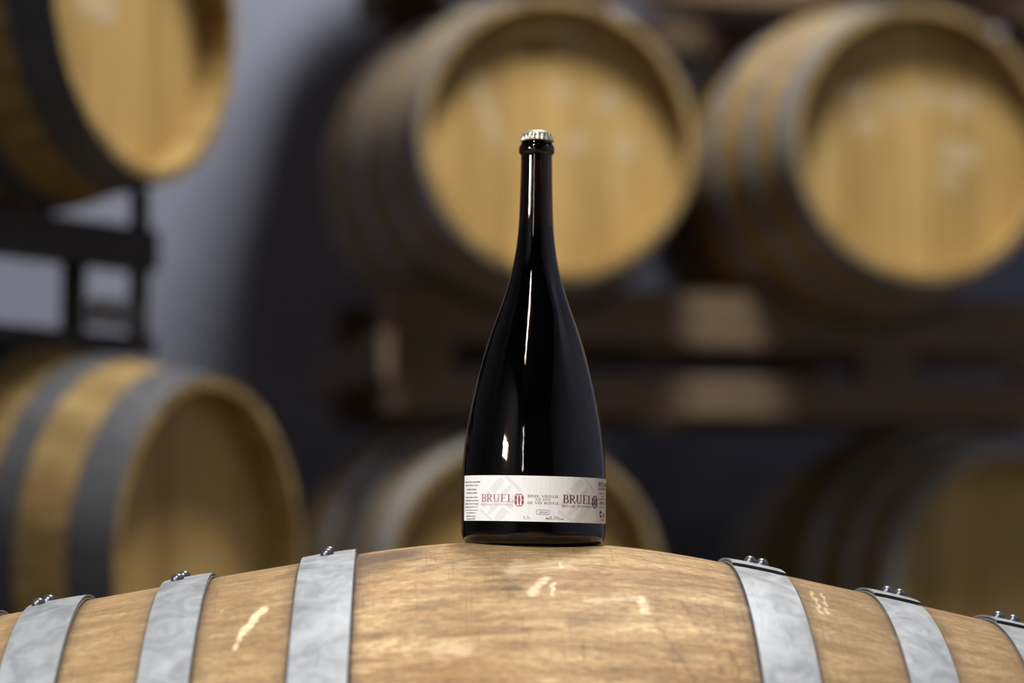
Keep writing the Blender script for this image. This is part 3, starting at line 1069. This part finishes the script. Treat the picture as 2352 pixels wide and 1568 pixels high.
def fit_text(name, txt, x0, x1, y_top, y_bot, mat, small=0.72, tl=None, lift=0.0001):
    """set txt so that it fills the box between two heights and two sides on the label"""
    polys, w = spell(txt, small)
    ua, ub = U(x0), U(x1)
    xm = (x0 + x1) / 2
    va, vb = V(xm, y_bot), V(xm, y_top)
    out = [[(ua + (ub - ua) * px / w, va + (vb - va) * py) for px, py in p] for p in polys]
    return print_mesh(name, out, mat, lift, tl)

def sans_polys(txt):
    cu = bpy.data.curves.new('t', 'FONT')
    cu.body = txt
    cu.size = 1
    cu.resolution_u = 2
    to = bpy.data.objects.new('t', cu)
    COL.objects.link(to)
    dg = bpy.context.evaluated_depsgraph_get()
    dg.update()
    me = bpy.data.meshes.new_from_object(to.evaluated_get(dg))
    polys = [[(me.vertices[i].co.x, me.vertices[i].co.y) for i in f.vertices] for f in me.polygons]
    bpy.data.objects.remove(to)
    bpy.data.curves.remove(cu)
    bpy.data.meshes.remove(me)
    xs = [p[0] for q in polys for p in q]
    a, b = min(xs), max(xs)
    return [[((x - a) / (b - a), y / 0.72) for x, y in q] for q in polys]

def fit_sans(name, txt, x0, x1, y_top, y_bot, mat, slant=0.0, bold=0.0):
    polys = sans_polys(txt)
    ua, ub = U(x0), U(x1)
    xm = (x0 + x1) / 2
    va, vb = V(xm, y_bot), V(xm, y_top)
    out = [[(ua + (ub - ua) * px + slant * (vb - va) * py, va + (vb - va) * py) for px, py in p] for p in polys]
    if bold:
        out += [[(u + bold, v) for u, v in p] for p in out]
    return print_mesh(name, out, mat)

def rule(name, x0, x1, y, th, mat):
    n = 6
    polys = []
    for i in range(n):
        a, b = x0 + (x1 - x0) * i / n, x0 + (x1 - x0) * (i + 1) / n
        polys.append([(U(a), V(a, y - th / 2)), (U(b), V(b, y - th / 2)), (U(b), V(b, y + th / 2)), (U(a), V(a, y + th / 2))])
    return print_mesh(name, polys, mat)

def cask_emblem(fat=False):
    """stylised cask: end bars, bulging staves cut at the middle, a lens-shaped centre stave. Box -.5...5 by -.6...6"""
    P = []
    for s in (1, -1):
        P.append([(-.31, s * .585), (.31, s * .585), (.36, s * .50), (-.36, s * .50)])
    bul = lambda y: .5 - .34 * y * y
    for sx in (1, -1):
        for s in (1, -1):
            q = [(sx * .24, s * .03)] + [(sx * bul(y), s * y) for y in (.03, .12, .2, .3, .38, .44)] + [(sx * .24, s * .44)]
            P.append(q)
    lens = lambda y: .095 * (1 - (y / .52) ** 2) + .015
    ysr = [-.46 + .92 * i / 10 for i in range(11)]
    P.append([(lens(y), y) for y in ysr] + [(-lens(y), y) for y in reversed(ysr)])
    return P

def emblem(name, x0, x1, y0, y1, mat, tl):
    ua, ub = U(x0), U(x1)
    va, vb = V((x0 + x1) / 2, y1), V((x0 + x1) / 2, y0)
    out = [[((ua + ub) / 2 + px * (ub - ua), (va + vb) / 2 + py * (vb - va) / 1.17) for px, py in p] for p in cask_emblem()]
    return print_mesh(name, out, mat, 0.0001, tl)

def watermark(name, cx, cy, w, h, rot):
    """large pale cask emblem lying askew behind the print"""
    c, s = math.cos(rot), math.sin(rot)
    uc, vc = U(cx), V(cx, cy)
    polys = []
    for p in cask_emblem():
        q = []
        for px, py in p:
            x, y = px * w, py * h
            q.append((uc + c * x - s * y, vc + s * x + c * y))
        polys.append(q)
    return print_mesh(name, polys, M['pale'], 0.00004, 'pale grey watermark of a tilted cask')

watermark('watermark', 1146, 1146, 0.026, 0.034, R(-42))
watermark('watermark', 1325, 1149.5, 0.026, 0.034, R(-42))
fit_text('brand_lettering', 'BRUEL', 1106.5, 1178.5, 1132.8, 1150.2, M['red'], tl='red serif lettering BRUEL')
fit_text('tagline', 'Brasserie Authentique', 1106, 1178, 1153.2, 1158, M['pink'], small=0.78)
emblem('cask_emblem', 1181, 1202, 1132, 1159.5, M['red'], 'wine red cask emblem')
fit_text('title_line', 'BIÈRE VIEILLIE', 1209.5, 1280, 1134.6, 1140.4, M['slate'])
fit_text('title_line', 'EN FÛT', 1227.5, 1262, 1142.4, 1147.4, M['slate'])
fit_text('title_line', 'DE VIN ROUGE', 1209.5, 1280, 1149.6, 1155.2, M['slate'])
fit_text('brand_lettering', 'BRUEL', 1288, 1355, 1135.2, 1154.2, M['brown'], tl='dark brown serif lettering BRUEL')
fit_text('tagline', 'Brasserie Authentique', 1287, 1354, 1157.2, 1162.5, M['brown'], small=0.78)
emblem('cask_emblem', 1355.5, 1367.8, 1137.5, 1164.8, M['brown'], 'dark brown cask emblem')
# batch number in its rounded frame
fit_sans('batch_number', '202123', 1236, 1254.5, 1170.8, 1175.2, M['black'])
fr = []
ua, ub, va, vb = U(1229.5), U(1259), V(1244, 1177.8), V(1244, 1167.6)
cr, cw = (vb - va) / 2 * 0.8, 0.00016
def rr_pts(d):
    out = []
    for cx, cy, a0 in ((ub - cr, vb - cr, 0), (ua + cr, vb - cr, 90), (ua + cr, va + cr, 180), (ub - cr, va + cr, 270)):
        for k in range(6):
            a = R(a0 + 18 * k)
            out.append((cx + (cr + d) * math.cos(a), cy + (cr + d) * math.sin(a)))
    return out
po, pi_ = rr_pts(cw), rr_pts(-cw)
for i in range(len(po)):
    j = (i + 1) % len(po)
    fr.append([po[i], po[j], pi_[j], pi_[i]])
print_mesh('batch_frame', fr, M['grey'])
fit_text('volume_text', '1,5', 1200, 1213, 1181.0, 1188.0, M['grey'])
fit_text('volume_text', 'L', 1213.5, 1218, 1184.2, 1188.0, M['grey'])
fit_sans('alcohol_text', 'Alc', 1250, 1258.5, 1184.6, 1188.6, M['black'], 0.2, 0.0001)
fit_text('alcohol_text', '8,5%', 1259, 1282, 1182.0, 1189.4, M['brown'])
fit_sans('alcohol_text', 'vol', 1282, 1290, 1186.2, 1189.6, M['black'], 0.2, 0.0001)
# small print, left column
for txt, xa, xb, yt, yb in (
        ('Brassée, élevée et embouteillée', 1069, 1104, 1103.6, 1107.2),
        ('dans le sud-ouest à Tarnos', 1070, 1100, 1111.2, 1114.6),
        ('Contient du gluten', 1073.5, 1094.8, 1120.4, 1124.0),
        ('Possibilité de sulfites', 1072.5, 1097, 1128.4, 1131.8),
        ("A laisser debout à l'abri", 1070.5, 1098.5, 1138.2, 1141.8),
        ('de la lumière et des fortes', 1069.5, 1100.5, 1145.4, 1149.0),
        ('chaleurs. A servir de façon', 1069.5, 1100.5, 1152.6, 1156.2),
        ('énergique entre 8° et 12°', 1069.5, 1099, 1160.0, 1163.6),
        ('A consommer de', 1073, 1093.3, 1172.8, 1176.4),
        ('préférence avant', 1073, 1093.5, 1180.4, 1184.0),
        ('Décembre 2023', 1074, 1093, 1186.6, 1190.4)):
    fit_sans('small_print', txt, xa, xb, yt, yb, M['slate'], 0.0, 0.00008)
rule('rule_line', 1069, 1101, 1169.3, 0.9, M['slate'])
# small print, right column
fit_text('brand_lettering', 'BRUEL', 1370, 1385.5, 1106.0, 1115.8, M['brown'])
emblem('cask_emblem', 1385.8, 1388.4, 1108.0, 1117.5, M['brown'], 'small brown cask emblem at the label edge')
fit_sans('small_print', 'Brasserie Authentique', 1370, 1388, 1118.4, 1121.0, M['brown'], 0, 0.0001)
rule('rule_line', 1370, 1388.6, 1123.6, 1.1, M['brown'])
fit_sans('small_print', 'www.bruel.fr', 1371, 1387.6, 1130.2, 1132.6, M['brown'], 0, 0.00012)
fit_sans('social_icons', 'f  o', 1378, 1383.6, 1137.0, 1141.6, M['brown'], 0, 0.0003)
rule('rule_line', 1369.5, 1388, 1145.0, 1.1, M['brown'])
fit_sans('small_print', 'Bière brune', 1375, 1386, 1150.4, 1152.8, M['brown'], 0, 0.00012)
fit_sans('small_print', 'vieillie en fût', 1371.5, 1387.6, 1153.8, 1156.2, M['brown'], 0, 0.00012)
fit_sans('small_print', 'CO  Fr', 1373, 1387, 1161.0, 1164.6, M['grey'])
def ellipse_ring(cx, cy, rx, ry, k, a0=0, a1=360, n=22):
    out = []
    for i in range(n):
        A, B = R(a0 + (a1 - a0) * i / n), R(a0 + (a1 - a0) * (i + 1) / n)
        q = []
        for a, m in ((A, 1), (B, 1), (B, k), (A, k)):
            x, y = cx + rx * m * math.cos(a), cy + ry * m * math.sin(a)
            q.append((U(x), V(x, y)))
        out.append(q)
    return out
print_mesh('recycling_icon', ellipse_ring(1376.4, 1178.6, 2.7, 7.4, 0.55, 20, 330) + ellipse_ring(1376.6, 1175.0, 0.9, 2.2, 0.0), M['brown'])
print_mesh('waste_icon', ellipse_ring(1383.8, 1179.8, 1.9, 6.6, 0.6, -40, 250), M['brown'])
fit_sans('small_print', 'TRI', 1376.3, 1384, 1190.0, 1193.8, M['brown'], 0, 0.0001)
